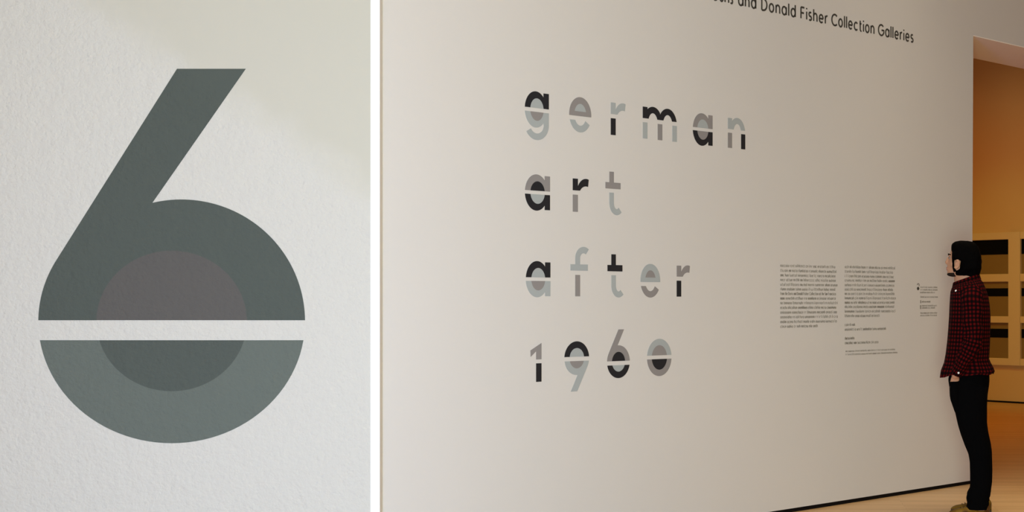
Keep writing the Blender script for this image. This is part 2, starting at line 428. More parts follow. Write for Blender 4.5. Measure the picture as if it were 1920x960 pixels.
rowsT = [
 (2.317, 'top line', [('g', 983.75, 1028.75, (K, P_, P_, Y_)), ('e', 1067, 1108.3, (Y_, P_, P_)), ('r', 1145, 1172, (P_, K)),
   ('m', 1205, 1268.8, (K, P_, Y_, P_)), ('a', 1298.8, 1335.8, (Y_, P_, K, Y_)), ('n', 1364.5, 1397, (P_, Y_, K))]),
 (1.866, 'second line', [('a', 984, 1031, (Y_, K, K, P_)), ('r', 1073.7, 1103, (K, Y_)), ('t', 1135, 1164.7, (Y_, P_))]),
 (1.395, 'third line', [('a', 985.7, 1031.7, (K, P_, P_, Y_)), ('f', 1069.4, 1103.5, (P_, Y_)), ('t', 1138.8, 1168.2, (K, P_)),
   ('e', 1200.6, 1237.6, (P_, Y_, Y_)), ('r', 1268.6, 1292.8, (Y_, K))]),
 (0.929, 'bottom line', [('1', 994.3, 1015, (Y_, K)), ('9', 1058, 1104.2, (K, P_, P_, Y_)), ('6', 1138, 1180.5, (Y_, K, K, P_)), ('0', 1213, 1258.7, (P_, Y_, Y_, K))]),
]
LAB = {
 (2.317, 'g'): 'letter g with black top and pale grey tail, first letter of the top title row',
 (2.317, 'e'): 'letter e with warm grey top and pale grey curve below, in the top title row',
 (2.317, 'r'): 'letter r with pale grey arm over a black stem, in the top title row',
 (2.317, 'm'): 'wide letter m with black arches on three grey stems, in the top title row',
 (2.317, 'a'): 'letter a with warm grey top and black lower bowl, beside the m in top row',
 (2.317, 'n'): 'letter n with pale grey arch, warm grey and black stems, ending top row',
 (1.866, 'a'): 'letter a with warm grey top around a black half disc, starting the second title row',
 (1.866, 'r'): 'letter r with black arm over a warm grey stem, in the second title row',
 (1.866, 't'): 'letter t with warm grey cross and pale grey hook, ending the second title row',
 (1.395, 'a'): 'letter a with black top and pale grey lower bowl, starting the third title row',
 (1.395, 'f'): 'letter f with pale grey hook and crossbar over a warm grey stem',
 (1.395, 't'): 'letter t with black cross and pale grey hook, in the third title row',
 (1.395, 'e'): 'letter e with pale grey top and warm grey curve below, in the third title row',
 (1.395, 'r'): 'letter r with warm grey arm over a black stem, ending the third title row',
 (0.929, '1'): 'slim digit one with grey flag over a black stem, starting the bottom title row',
 (0.929, '9'): 'digit nine with black upper ring and pale grey slanting tail, in the bottom title row',
 (0.929, '6'): 'small digit six with warm grey slanting stem and black lower ring, bottom title row',
 (0.929, '0'): 'round digit zero with pale grey upper ring and warm grey lower ring, ending bottom row',
}
for z, line, items in rowsT:
    for ch, a, b, cols_ in items:
        s0, s1 = on(WALL, a, PY)[0], on(WALL, b, PY)[0]
        if ch == '9': zz = z + .029
        else: zz = z
        digit = ch.isdigit()
        root = empty('title_digit' if digit else 'title_letter', WALL @ Matrix.Translation((s0, zz, 0)))
        parts = glyph(ch, s1 - s0)
        tag(root, LAB[z, ch], 'digit' if digit else 'letter', 'split two tone characters of the wall title')
        for (pn, polys), cc in zip(parts, cols_):
            nm = {'upper': 'upper_half', 'lower': 'lower_half', 'upper_counter': 'upper_counter', 'lower_counter': 'lower_counter'}.get(pn, 'lower_stem')
            bm = bmesh.new(); plate(bm, polys, .0015)
            tag(obj(nm, bm, M[cc], root), WORD[cc] + ' ' + pn.replace('_', ' '))

# ------------------------------------------------------------------ stroke lettering (header line and wall texts)
def ar(cx, cy, rx, ry, a0, a1, n=10): return [(cx + rx * math.cos(math.radians(a0 + (a1 - a0) * k / n)), cy + ry * math.sin(math.radians(a0 + (a1 - a0) * k / n))) for k in range(n + 1)]
O_ = ar(.42, .5, .42, .5, 0, 360, 18)
ST = lambda x, a, b: [(x, a), (x, b)]
CAP, ASC, DSC = 1.42, 1.5, -.45
G = {  # centre lines, x-height 1 ; (advance, lines)
 'o': (.84, [O_]), 'a': (.84, [O_, ST(.84, 0, 1)]), 'd': (.84, [O_, ST(.84, 0, ASC)]), 'b': (.84, [O_, ST(0, 0, ASC)]),
 'p': (.84, [O_, ST(0, DSC, 1)]), 'q': (.84, [O_, ST(.84, DSC, 1)]), 'g': (.84, [O_, [(.84, 1), (.84, -.05)] + ar(.42, -.05, .42, .4, 0, -140)]),
 'n': (.72, [ST(0, 0, 1), ar(.36, .6, .36, .4, 180, 0) + [(.72, 0)]]), 'h': (.72, [ST(0, 0, ASC), ar(.36, .6, .36, .4, 180, 0) + [(.72, 0)]]),
 'm': (1.3, [ST(0, 0, 1), ar(.325, .65, .325, .35, 180, 0) + [(.65, 0)], ar(.975, .65, .325, .35, 180, 0) + [(1.3, 0)]]),
 'u': (.72, [[(0, 1)] + ar(.36, .4, .36, .4, 180, 360) + [(.72, 1)], ST(.72, 0, 1)]),
 'i': (0, [ST(0, 0, 1), ST(0, 1.28, 1.46)]), 'l': (0, [ST(0, 0, ASC)]), 'r': (.42, [ST(0, 0, 1), ar(.40, .55, .40, .45, 180, 80)]),
 'e': (.84, [[(.02, .5), (.84, .5)] + ar(.42, .5, .42, .5, 0, 315, 16)]), 'c': (.76, [ar(.42, .5, .42, .5, 45, 315, 16)]),
 's': (.52, [ar(.26, .74, .25, .26, 40, 250, 8) + ar(.26, .25, .27, .26, 80, -140, 8)]),
 't': (.46, [[(.16, 1.35)] + ar(.40, .22, .24, .22, 180, 285), ST(0, .94, .94) and [(0, .96), (.46, .96)]]),
 'f': (.46, [[(.16, 0)] + ar(.42, 1.22, .26, .26, 180, 70), [(0, .96), (.44, .96)]]),
 'y': (.72, [[(0, 1), (.36, 0)], [(.72, 1), (.2, DSC)]]), 'v': (.72, [[(0, 1), (.36, 0), (.72, 1)]]),
 '.': (0, [ST(0, 0, .12)]), ',': (0, [ST(0, -.15, .12)]),
 'D': (1.0, [[(0, 0), (0, CAP), (.3, CAP)] + ar(.3, CAP / 2, .70, CAP / 2, 90, -90, 12) + [(0, 0)]]),
 'F': (.72, [ST(0, 0, CAP), [(0, CAP), (.72, CAP)], [(0, .72), (.62, .72)]]),
 'C': (1.1, [ar(.68, CAP / 2, .68, CAP / 2, 45, 315, 18)]),
 'G': (1.25, [ar(.68, CAP / 2, .68, CAP / 2, 45, 360, 20) + [(.75, CAP / 2)]]),
 'M': (1.2, [[(0, 0), (.1, CAP), (.6, .3), (1.1, CAP), (1.2, 0)]]), 'A': (1.1, [[(0, 0), (.55, CAP), (1.1, 0)], [(.2, .45), (.9, .45)]]),
 'P': (.75, [ST(0, 0, CAP), [(0, CAP), (.35, CAP)] + ar(.35, 1.06, .4, .36, 90, -90) + [(0, .70)]]),
 'S': (.75, [ar(.38, 1.07, .36, .35, 40, 250, 8) + ar(.38, .36, .40, .36, 80, -140, 8)]), 'T': (.9, [ST(.45, 0, CAP), [(0, CAP), (.9, CAP)]]),
}
def strokes(lines, t, ox, oy, sx, sy):
    out = []
    for ln in lines:
        p = [(ox + x * sx, oy + y * sy) for x, y in ln]
        nrm = []
        for i in range(len(p)):
            a = p[max(i - 1, 0)]; b = p[min(i + 1, len(p) - 1)]
            l = math.hypot(b[0] - a[0], b[1] - a[1]) or 1
            nrm.append((-(b[1] - a[1]) / l * t / 2, (b[0] - a[0]) / l * t / 2))
        for i in range(len(p) - 1):
            a, b, m, n = p[i], p[i + 1], nrm[i], nrm[i + 1]
            out.append([(a[0] - m[0], a[1] - m[1]), (b[0] - n[0], b[1] - n[1]), (b[0] + n[0], b[1] + n[1]), (a[0] + m[0], a[1] + m[1])])
    return out
def word_polys(word, x0, x1, base, xh, t, gap=.34):
    """polygons for each letter of a word fitted between x0 and x1"""
    sp = gap + t / xh
    tot = sum(G[c][0] for c in word) + sp * (len(word) - 1)
    sx = (x1 - x0 - t) / max(tot, .2); x = x0 + t / 2; res = []
    for c in word:
        res.append(strokes(G[c][1], t, x, base, sx, xh)); x += (G[c][0] + sp) * sx
    return res

hb = 3.213
hx0, _ = on(WALL, 1427, 20)
head = empty('header_lettering', WALL @ Matrix.Translation((hx0, hb, 0)))
tag(head, 'dark grey sans serif line naming the collection galleries, high on the gallery wall', 'sign')
XH = .0515
for wd_, pa, pb in (('Doris', 1337.5, 1374.5), ('and', 1383.5, 1418), ('Donald', 1427, 1492), ('Fisher', 1500.5, 1552), ('Collection', 1558.5, 1639.5), ('Galleries', 1646, 1712.6)):
    a = on(WALL, pa, PY)[0] - hx0; b = on(WALL, pb, PY)[0] - hx0
    for polys in word_polys(wd_, a, b, 0, XH, .0122, .26):
        bm = bmesh.new(); plate(bm, polys, .001); obj('letter', bm, M['ink'], head)

def scrawl(words, n):                            # unreadable small print: letter-like strokes only
    return [''.join(random.choice('noeiauclrthmn') for _ in range(k)) for k in words]
def text_block(name, label, rows_, m, xh, t):
    """rows_: (left px, right px, baseline py at the left edge, words or None)"""
    x0, z0 = on(WALL, rows_[0][0], rows_[0][2])
    root = empty(name, WALL @ Matrix.Translation((x0, z0, 0)))
    tag(root, label, 'text')
    for pa, pb, py, words in rows_:
        a, zb = on(WALL, pa, py); b = on(WALL, pb, PY)[0]; a -= x0; b -= x0; zb -= z0 + xh / 2
        if words is None:
            words = []; left = (b - a) / (xh * 1.0)
            while left > 0:
                k = random.choice((2, 3, 4, 5, 6, 7, 8, 9)); words.append(k); left -= k * .98 + .75
            words = scrawl(words, 0)
        else: words = words.split()
        tot = sum(len(x) + .7 for x in words) - .7
        u = (b - a) / tot; x = a; bm = bmesh.new()
        for wd_ in words:
            for polys in word_polys(wd_, x, x + u * len(wd_), zb, xh, t): plate(bm, polys, .0006)
            x += u * (len(wd_) + .7)
        obj('text_line', bm, m, root)
V = lambda v: 480 + v / 4.571
X = lambda v: 1440 + v / 4.571
lys = [84, 126, 166, 206, 246, 286, 325, 365, 405, 445, 486, 526, 567, 607]
lxe = [575, 585, 578, 580, 595, 575, 582, 580, 597, 583, 590, 597, 588, 425]
known = {6: 'from the Doris and Donald Fisher Collection at the San Francisco'}
text_block('wall_text_panel', 'wide left block of fourteen small grey text lines on the gallery wall', [(X(105), X(e), V(y), known.get(i)) for i, (y, e) in enumerate(zip(lys, lxe))], M['ink2'], .0125, .0036)
rys = [95, 134, 173, 210, 250, 288, 325, 363, 401, 438, 477, 516, 592, 632, 708, 748]
rxe = [1088, 1070, 1078, 1086, 1080, 1070, 1083, 1095, 1083, 1080, 1090, 955, 745, 1010, 740, 945]
rr = [(X(657), X(e), V(y), None) for y, e in zip(rys, rxe)]
text_block('wall_text_panel', 'block of small grey text with short credit lines below, right of the widest text block', rr, M['ink2'], .0125, .0036)
text_block('wall_footnote', 'two lines of tiny pale grey print below the credit lines on the gallery wall', [(X(664), X(1088), V(818), None), (X(664), X(1108), V(846), None)], M['ink3'], .0085, .0026)
cr = [(X(1305), X(1452), V(268)), (X(1305), X(1452), V(290)), (X(1302), X(1430), V(313)), (X(1305), X(1455), V(352)), (X(1318), X(1392), V(393)), (X(1318), X(1446), V(427)), (X(1318), X(1430), V(446)), (X(1305), X(1450), V(490)), (X(1305), X(1447), V(511))]
text_block('sponsor_credits', 'narrow column of tiny credit lines with small marks beside the person', [(a, b, y, None) for a, b, y in cr], M['ink3'], .0085, .0026)
spons = [o for o in C.objects if o.name.startswith('sponsor_credits')][0]
sx0, sz0 = spons.matrix_world.translation, 0
def mark(name, px, py, fn, m):
    a, z = on(WALL, px, py); b0 = on(WALL, X(1305), V(268))
    bm = bmesh.new(); plate(bm, fn(a - b0[0], z - b0[1]), .0007); obj(name, bm, M[m], spons)
mark('emblem', 1721.6, 534.3, lambda x, y: arc(x, y, .016, .013, .009, 190, -60, 16), 'ink2')
mark('emblem', 1721.3, 541.0, lambda x, y: ell(x, y, .014, .012, 20), 'ink')
mark('emblem', 1726.2, 565.8, lambda x, y: [rect(x - .006, y - .011, x + .006, y + .011)], 'ink2')
mark('emblem', 1726.0, 575.8, lambda x, y: [rect(x - .007, y - .014, x + .007, y + .014)], 'ink2')

# ------------------------------------------------------------------ far room lamps
for i, (x, z, tgt) in enumerate(((-4.6, 2.3, 1.0), (-2.9, 2.3, 1.0), (-6.4, 2.2, 1.0))):
    spot('gallery_spot', farpt(x, CEIL - .35, 2.9), farpt(x, tgt, 0), 39.6, (0.576, 1.0, 0.303), 62, .9, .08)
area('gallery_downlight', farpt(-4.4, CEIL - .2, 4.2), farpt(-4.4, 0, 4.2), 3.0, 3.0, 88.0, (1.0, 0.338, 0.0))

# ------------------------------------------------------------------ the person
PZ = 9.4; SC = FPX / PZ; YAW = math.radians(12); PXC = 1818.0; GY = 565 + EYE * SC
pm = Matrix.Translation(((PXC - PX) / SC, PZ, 0)) @ Matrix.Rotation(math.pi - YAW, 4, 'Z')
def Fw(px, yl=0):                                  # forward distance of a photo column at a lateral offset
    a = (px - PX) / FPX; c, q = math.cos(YAW), math.sin(YAW)
    return ((PXC - PX) / SC - a * PZ + yl * (a * c - q)) / (a * q + c)
def Zh(py): return (GY - py) / SC
def ring(f0, f1, hw, z, yl=0, n=24, e=2.3, tilt=0, px=True):
    """cross-section between photo columns f0 (front) and f1 (back), half width hw"""
    a, b = (Fw(f0, yl), Fw(f1, yl)) if px else (f0, f1)
    c, r = (a + b) / 2, (a - b) / 2; pts = []
    for k in range(n):
        t = 2 * math.pi * k / n; ct, st = math.cos(t), math.sin(t)
        x = c + r * math.copysign(abs(ct) ** (2 / e), ct); y = yl + hw * math.copysign(abs(st) ** (2 / e), st)
        pts.append(Vector((x, y, z + tilt * ct)))
    return pts
def tube(path, n=16):
    """path: (point, radius along forward-ish, radius lateral) -> rings square to the path"""
    out = []
    for i, (p, ra, rb) in enumerate(path):
        a = path[max(i - 1, 0)][0]; b = path[min(i + 1, len(path) - 1)][0]; t = (b - a).normalized()
        u = Vector((0, 1, 0)); v = t.cross(u)
        if v.length < .2: u = Vector((1, 0, 0)); v = t.cross(u)
        v.normalize(); u = v.cross(t).normalized()
        out.append([p + v * ra * math.cos(2 * math.pi * k / n) + u * rb * math.sin(2 * math.pi * k / n) for k in range(n)])
    return out
def loft(bm, rings, caps=True, uv=None, u0=0.0):
    vs = [[bm.verts.new(p) for p in r] for r in rings]; n = len(rings[0])
    per = [0.0]
    mid = rings[len(rings) // 2]
    for k in range(n): per.append(per[-1] + (mid[(k + 1) % n] - mid[k]).length)
    vv = [0.0]
    for i in range(len(rings) - 1): vv.append(vv[-1] + sum(((rings[i + 1][k] - rings[i][k]).length for k in range(n))) / n)
    for i in range(len(rings) - 1):
        for k in range(n):
            j = (k + 1) % n
            f = bm.faces.new((vs[i][k], vs[i][j], vs[i + 1][j], vs[i + 1][k])); f.smooth = True
            if uv:
                for l, (uu, ww) in zip(f.loops, ((per[k], vv[i]), (per[k + 1], vv[i]), (per[k + 1], vv[i + 1]), (per[k], vv[i + 1]))): l[uv].uv = (u0 + uu, ww)
    if caps:
        for r in (vs[0], vs[-1]):
            try: bm.faces.new(r)
            except ValueError: pass
    return vs
def remeshed(bm, voxel, smooth_it=3, fac=.5):
    me = bpy.data.meshes.new('tmp'); bmesh.ops.recalc_face_normals(bm, faces=bm.faces); bm.to_mesh(me); bm.free()
    o = bpy.data.objects.new('tmp', me); C.objects.link(o)
    md = o.modifiers.new('r', 'REMESH'); md.mode = 'VOXEL'; md.voxel_size = voxel; md.use_smooth_shade = True
    if smooth_it:
        s = o.modifiers.new('s', 'SMOOTH'); s.iterations = smooth_it; s.factor = fac
    dg = bpy.context.evaluated_depsgraph_get(); dg.update()
    out = bpy.data.meshes.new_from_object(o.evaluated_get(dg)); bpy.data.objects.remove(o)
    for p in out.polygons: p.use_smooth = True
    return out
def ball(bm, c, rx, ry, rz, n=10):
    bmesh.ops.create_icosphere(bm, subdivisions=3, radius=1, matrix=Matrix.Translation(c) @ Matrix.Diagonal((rx, ry, rz, 1)))
def chain(bm, pts, r0, r1):
    m = len(pts); loft(bm, tube([(p, r0 + (r1 - r0) * i / (m - 1), r0 + (r1 - r0) * i / (m - 1)) for i, p in enumerate(pts)], 10))

skin = mat('skin', (.42, .215, .125), .5, .3)
n_ = noise(skin, 60, 3); bump(skin, n_.outputs[0], .1, .001)
hair_m = mat('black_hair', (.0014, .0011, .001), .75, .02)
n_ = noise(hair_m, 120, 4); bump(hair_m, n_.outputs[0], .5, .004)
jean_m = mat('black_denim', (.0018, .0018, .002), .95, .02)
n_ = noise(jean_m, 300, 2); bump(jean_m, n_.outputs[0], .3, .001)
shoe_m = mat('tan_leather', (.20, .115, .025), .55, .12)
n_ = noise(shoe_m, 14, 3); bump(shoe_m, n_.outputs[0], .3, .002)
r_ = node(shoe_m, 'ShaderNodeValToRGB'); r_.color_ramp.elements[0].position = .4; r_.color_ramp.elements[0].color = (.065, .022, .004, 1)
r_.color_ramp.elements[1].position = .6; r_.color_ramp.elements[1].color = (.20, .105, .010, 1)
link(shoe_m, n_.outputs[0], r_.inputs[0]); link(shoe_m, r_.outputs[0], shoe_m.node_tree.nodes['Principled BSDF'].inputs['Base Color'])
sole_m = mat('dark_rubber_sole', (.05, .03, .015), .6, .3)
white_m = mat('pearl_button', (.85, .85, .83), .3, .5)
eye_m = mat('eye_white', (.30, .26, .22), .3, .5); iris_m = mat('dark_iris', (.01, .008, .006), .2, .5)
beard_m = mat('dark_stubble', (.016, .010, .007), .8, .1)
lip_m = mat('lip', (.36, .14, .10), .5, .3)
plaid = mat('red_black_plaid', (.1, .01, .01), .9, .05)
uvn = node(plaid, 'ShaderNodeUVMap'); sp = node(plaid, 'ShaderNodeSeparateXYZ'); link(plaid, uvn.outputs[0], sp.inputs[0])
st_ = []
for ax in 'XY':
    m1 = node(plaid, 'ShaderNodeMath', operation='MULTIPLY'); m1.inputs[1].default_value = 1 / .0250; link(plaid, sp.outputs[ax], m1.inputs[0])
    m2 = node(plaid, 'ShaderNodeMath', operation='FRACT'); link(plaid, m1.outputs[0], m2.inputs[0])
    m3 = node(plaid, 'ShaderNodeMath', operation='LESS_THAN'); m3.inputs[1].default_value = .49; link(plaid, m2.outputs[0], m3.inputs[0]); st_.append(m3)
av = node(plaid, 'ShaderNodeMath', operation='ADD'); link(plaid, st_[0].outputs[0], av.inputs[0]); link(plaid, st_[1].outputs[0], av.inputs[1])
rp = node(plaid, 'ShaderNodeValToRGB'); cr_ = rp.color_ramp; cr_.interpolation = 'CONSTANT'
cr_.elements[0].position = 0; cr_.elements[0].color = (.0015, .001, .0012, 1)
cr_.elements[1].position = .4; cr_.elements[1].color = (.013, .0008, .001, 1)
e3 = cr_.elements.new(.8); e3.color = (.080, .0028, .0032, 1)
hf = node(plaid, 'ShaderNodeMath', operation='MULTIPLY'); hf.inputs[1].default_value = .5; link(plaid, av.outputs[0], hf.inputs[0])
link(plaid, hf.outputs[0], rp.inputs[0]); link(plaid, rp.outputs[0], plaid.node_tree.nodes['Principled BSDF'].inputs['Base Color'])

# --- body
bm = bmesh.new()
head_r = [  # front px, back px, half width, py
 (1798, 1816, .030, 453.5), (1790, 1825, .052, 457), (1785.5, 1831, .064, 462), (1783.2, 1835, .071, 468), (1781.5, 1837, .074, 474),
 (1778.8, 1838, .075, 479), (1779.3, 1838, .074, 483.5), (1778.6, 1837.5, .072, 488), (1777.6, 1837, .069, 492), (1776.6, 1836, .066, 496),
 (1775.8, 1834, .062, 500), (1776.2, 1831, .058, 504), (1776.6, 1829, .054, 508), (1775.6, 1826, .050, 512), (1777, 1825, .046, 515.3), (1783, 1824, .042, 518)]
loft(bm, [ring(a, b, hw, Zh(y), n=28, e=2.15) for a, b, hw, y in head_r][::-1])
# nose, lips, brow
loft(bm, [ring(1775.8, 1790, .010, Zh(482), n=12), ring(1773.8, 1790, .012, Zh(487), n=12), ring(1771.6, 1790, .016, Zh(491.3), n=12), ring(1772.6, 1790, .017, Zh(494), n=12), ring(1775.5, 1790, .012, Zh(496.5), n=12)][::-1])
for y_, x_, r_ in ((501.8, 1776.9, .0062), (505.2, 1777.1, .0062)): ball(bm, Vector((Fw(x_), 0, Zh(y_))), .009, .021, r_)
for s in (-1, 1):
    ball(bm, Vector((Fw(1781, s * .032), s * .032, Zh(478.6))), .009, .020, .006)
    ball(bm, Vector((Fw(1786, s * .05), s * .05, Zh(495))), .017, .012, .022)          # cheek
    # ear: a tilted shell with a rim and a lobe
    y = s * .074; ex = Fw(1795.2, y)
    for k in range(14):
        t = -2.3 + k * 4.2 / 13
        ball(bm, Vector((ex + .004 - .016 * math.cos(t) * .95 - .004 * math.sin(t), y + s * .012, Zh(495.8) + .027 * math.sin(t))), .0058, .006, .0058)
    ball(bm, Vector((ex + .002, y + s * .004, Zh(496.5))), .015, .008, .022)
    ball(bm, Vector((ex + .008, y + s * .008, Zh(503))), .008, .006, .009)
# neck and trunk
loft(bm, [ring(1787, 1832, .058, Zh(505), e=2), ring(1788.5, 1832, .058, Zh(516), e=2), ring(1789, 1834, .062, Zh(526), e=2), ring(1789, 1836, .075, Zh(535), e=2)][::-1])
tr = [(1790, 1838, .085, 533), (1788, 1844, .15, 543), (1785, 1850, .185, 552), (1785, 1852, .18, 575), (1785, 1852, .17, 600), (1783, 1850, .16, 640), (1785, 1850, .16, 670), (1786, 1852, .168, 700), (1788, 1850, .17, 722), (1790, 1848, .155, 740)]
loft(bm, [ring(a, b, hw, Zh(y)) for a, b, hw, y in tr][::-1])
# arms: shoulder, elbow, wrist, with hand and five fingers in the front pocket
ARM = {}
for s in (1, -1):
    yl = s * .205
    P = lambda px, py, y: Vector((Fw(px, y), y, Zh(py)))
    path = [(P(1822, 546, s * .165), .050, .045), (P(1822, 562, s * .205), .050, .048), (P(1823, 600, s * .225), .045, .042), (P(1825, 632, s * .235), .041, .038), (P(1820, 650, s * .235), .040, .038), (P(1808, 672, s * .222), .036, .033), (P(1798, 692, s * .200), .028, .025), (P(1790, 703.5, s * .170), .023, .027)]
    if s < 0: path = [(Vector((a.x + (-.02 if i > 3 else 0), a.y, a.z)), b, c) for i, (a, b, c) in enumerate(path)]
    ARM[s] = path; loft(bm, tube(path))
    w0 = path[-1][0]; dn = Vector((-.05, -s * .14, -1)).normalized()
    fw = Vector((.99, 0, .12)).normalized()
    palm = [(w0 + Vector((-.006, 0, .008)), .023, .018), (w0 + dn * .03, .030, .016), (w0 + dn * .065, .034, .015), (w0 + dn * .092, .033, .013)]
    loft(bm, tube(palm, 14))
    kn = w0 + dn * .088 - fw * .011
    for i, (off, ln) in enumerate(((.0245, .070), (.0082, .078), (-.0082, .073), (-.0245, .058))):
        b0 = kn + fw * off; inw = Vector((0, -s, 0))
        chain(bm, [b0, b0 + dn * ln * .45 + inw * .003, b0 + dn * ln * .8 + inw * .010, b0 + dn * ln + inw * .018], .0080, .0066)
    t0 = w0 + dn * .026 + fw * .016 - Vector((0, s * .010, 0)); inn = Vector((0, -s * .5, 0))
    chain(bm, [t0, t0 + (fw * .35 + dn + inn).normalized() * .028, t0 + (fw * .10 + dn + inn).normalized() * .058], .0105, .0082)
# legs
LEG = {}
for s in (1, -1):
    dx = 0 if s > 0 else 1.5
    y1, y2, y3 = s * .095, s * .092, s * .088
    leg = [(1788, 1849, .090, 722, y1), (1789, 1849, .088, 745, y1), (1797, 1848, .080, 790, y2), (1812, 1850, .062, 832, y2), (1817, 1855, .058, 850, y2), (1821, 1857, .056, 880, y3), (1824, 1854, .045, 915, y3), (1826, 1852, .040, 938, y3), (1826, 1853, .040, 952, y3)]
    LEG[s] = leg
    loft(bm, [ring(a + dx, b + dx, hw, Zh(y), yl) for a, b, hw, y, yl in leg][::-1])
    # foot inside the shoe
    fx_ = Fw(1853 + dx, y3); L = .222
    ft = [(0.0, .030, .055), (.05, .034, .075), (.11, .038, .060), (.16, .036, .038), (.20, .030, .028), (L, .015, .018)]
    loft(bm, [[Vector((fx_ + a, y3 + hw * math.cos(2 * math.pi * k / 14), .012 + .5 * hh + .5 * hh * math.sin(2 * math.pi * k / 14))) for k in range(14)] for a, hw, hh in ft])
body = obj('person', remeshed(bm, .0048, 3, .5), skin)
body.matrix_world = pm
tag(body, 'man in red and black plaid shirt and black jeans reading the wall, hands in pockets', 'person')

# face details
for s in (-1, 1):
    bm = bmesh.new(); ball(bm, Vector((Fw(1781.2, s * .031), s * .031, Zh(484.0))), .0085, .012, .0052); e_ = obj('eye', bm, eye_m, body, smooth=True)
    bm = bmesh.new(); ball(bm, Vector((Fw(1779.4, s * .031), s * .031, Zh(483.8))), .004, .0058, .0050); obj('iris', bm, iris_m, e_, smooth=True)
    bm = bmesh.new()
    loft(bm, tube([(Vector((Fw(1778.6, s * .015), s * .015, Zh(478.3))), .003, .003), (Vector((Fw(1778.4, s * .032), s * .032, Zh(476.6))), .005, .004), (Vector((Fw(1782.5, s * .055), s * .055, Zh(478.0))), .003, .003)], 8)); obj('eyebrow', bm, hair_m, body, smooth=True)
bm = bmesh.new()
for y_, x_ in ((502.0, 1776.5), (505.0, 1776.7)): ball(bm, Vector((Fw(x_), 0, Zh(y_))), .008, .019, .0055)
obj('lips', bm, lip_m, body, smooth=True)
bm = bmesh.new()   # chin beard and moustache line
loft(bm, [ring(f_, b_, w_, Zh(y_), n=32, e=2.1) for f_, b_, w_, y_ in ((1777.6, 1796, .0475, 511.6), (1776.2, 1796, .0485, 512.6), (1775.6, 1796, .0475, 513.8), (1775.8, 1797, .046, 515), (1777.6, 1798, .043, 516.8), (1781, 1799, .039, 518), (1785, 1800, .034, 518.8))][::-1])
obj('beard', bm, beard_m, body, smooth=True)

# hair: full crown, fringe swept over the brow, sideburns, thick at the nape
bm = bmesh.new()
hr = [(1799, 1813, .030, 451.5), (1790, 1823, .054, 453.8), (1785.2, 1829, .068, 457), (1783.6, 1833, .077, 461), (1783.9, 1836, .082, 467), (1785, 1838.3, .085, 474), (1785.8, 1839.6, .086, 481), (1788.5, 1840.2, .086, 488)]
loft(bm, [ring(a, b, hw, Zh(y), n=40, e=(2.2, 2.3, 2.5, 2.8, 3.2, 3.8, 4.2, 4.2)[i]) for i, (a, b, hw, y) in enumerate(hr)][::-1])
hb_ = [(1796.5, 1840, .086, 484), (1796.8, 1840.8, .085, 490), (1797.0, 1840.8, .083, 498), (1796.5, 1840.3, .078, 504), (1789, 1839, .070, 508), (1787.5, 1837.5, .064, 512), (1790, 1836, .060, 516), (1803, 1834, .056, 519.5)]
loft(bm, [ring(a, b, hw, Zh(y), n=28, e=3.0) for a, b, hw, y in hb_][::-1])
for s in (-1, 1):
    loft(bm, tube([(Vector((Fw(1788, s * .076), s * .076, Zh(474))), .012, .010), (Vector((Fw(1787.2, s * .076), s * .0755, Zh(484))), .0095, .008), (Vector((Fw(1787.0, s * .072), s * .0715, Zh(494))), .0075, .006), (Vector((Fw(1787.6, s * .068), s * .067, Zh(502))), .0075, .006), (Vector((Fw(1790.5, s * .064), s * .061, Zh(510))), .011, .008)], 10))
rnd = random.Random(3)
for v in bm.verts:                                  # tousle
    v.co += Vector((rnd.gauss(0, .0012), rnd.gauss(0, .0016), rnd.gauss(0, .0012)))
hm = remeshed(bm, .0045, 2, .5); obj('hair', hm, hair_m, body)

# --- shirt: trunk, collar, sleeves with plaid UVs
bm = bmesh.new(); uv = bm.loops.layers.uv.new('UVMap')
sh = [  # front, back, half width, py, hem drop
 (1789, 1833, .066, 524.5, -.026), (1787.5, 1837, .088, 528.5, -.024), (1784.5, 1843.5, .148, 535, -.018), (1782.8, 1849, .190, 545, -.008), (1782, 1853.5, .205, 557, 0), (1781, 1856, .208, 572, 0), (1780, 1857.5, .205, 592, 0), (1778.5, 1857.3, .200, 615, 0), (1776.5, 1856.5, .197, 640, 0),
 (1774, 1855.5, .194, 662, 0), (1772, 1854.5, .194, 673, 0), (1770.5, 1857, .198, 680, 0), (1767.5, 1861, .206, 688, 0), (1764.5, 1864, .214, 696, 0), (1762.5, 1861.5, .216, 704, .018)]
rings = []
rw = random.Random(5)
for i, (a, b, hw, y, d_) in enumerate(sh):
    r = ring(a, b, hw, Zh(y), n=56, e=2.35, tilt=min(d_, 0)); d_ = max(d_, 0)
    amp = .0025 + .0045 * max(0, (i - 6) / 8) ** 1.2 if i > 2 else 0
    for k, p in enumerate(r):
        t = 2 * math.pi * k / 56; c = math.cos(t)
        wv = amp * (math.sin(9 * t + .25 * i) + .6 * math.sin(17 * t + 1 + .4 * i))
        nrm = Vector((math.cos(t), math.sin(t), 0)); p += nrm * wv
        if d_: p.z += -d_ * c * c * (1 if c > 0 else -.6) + .012 * abs(math.sin(t)) + .004 * math.sin(7 * t)
    rings.append(r)
rings = rings[::-1]
loft(bm, rings, caps=False, uv=uv)
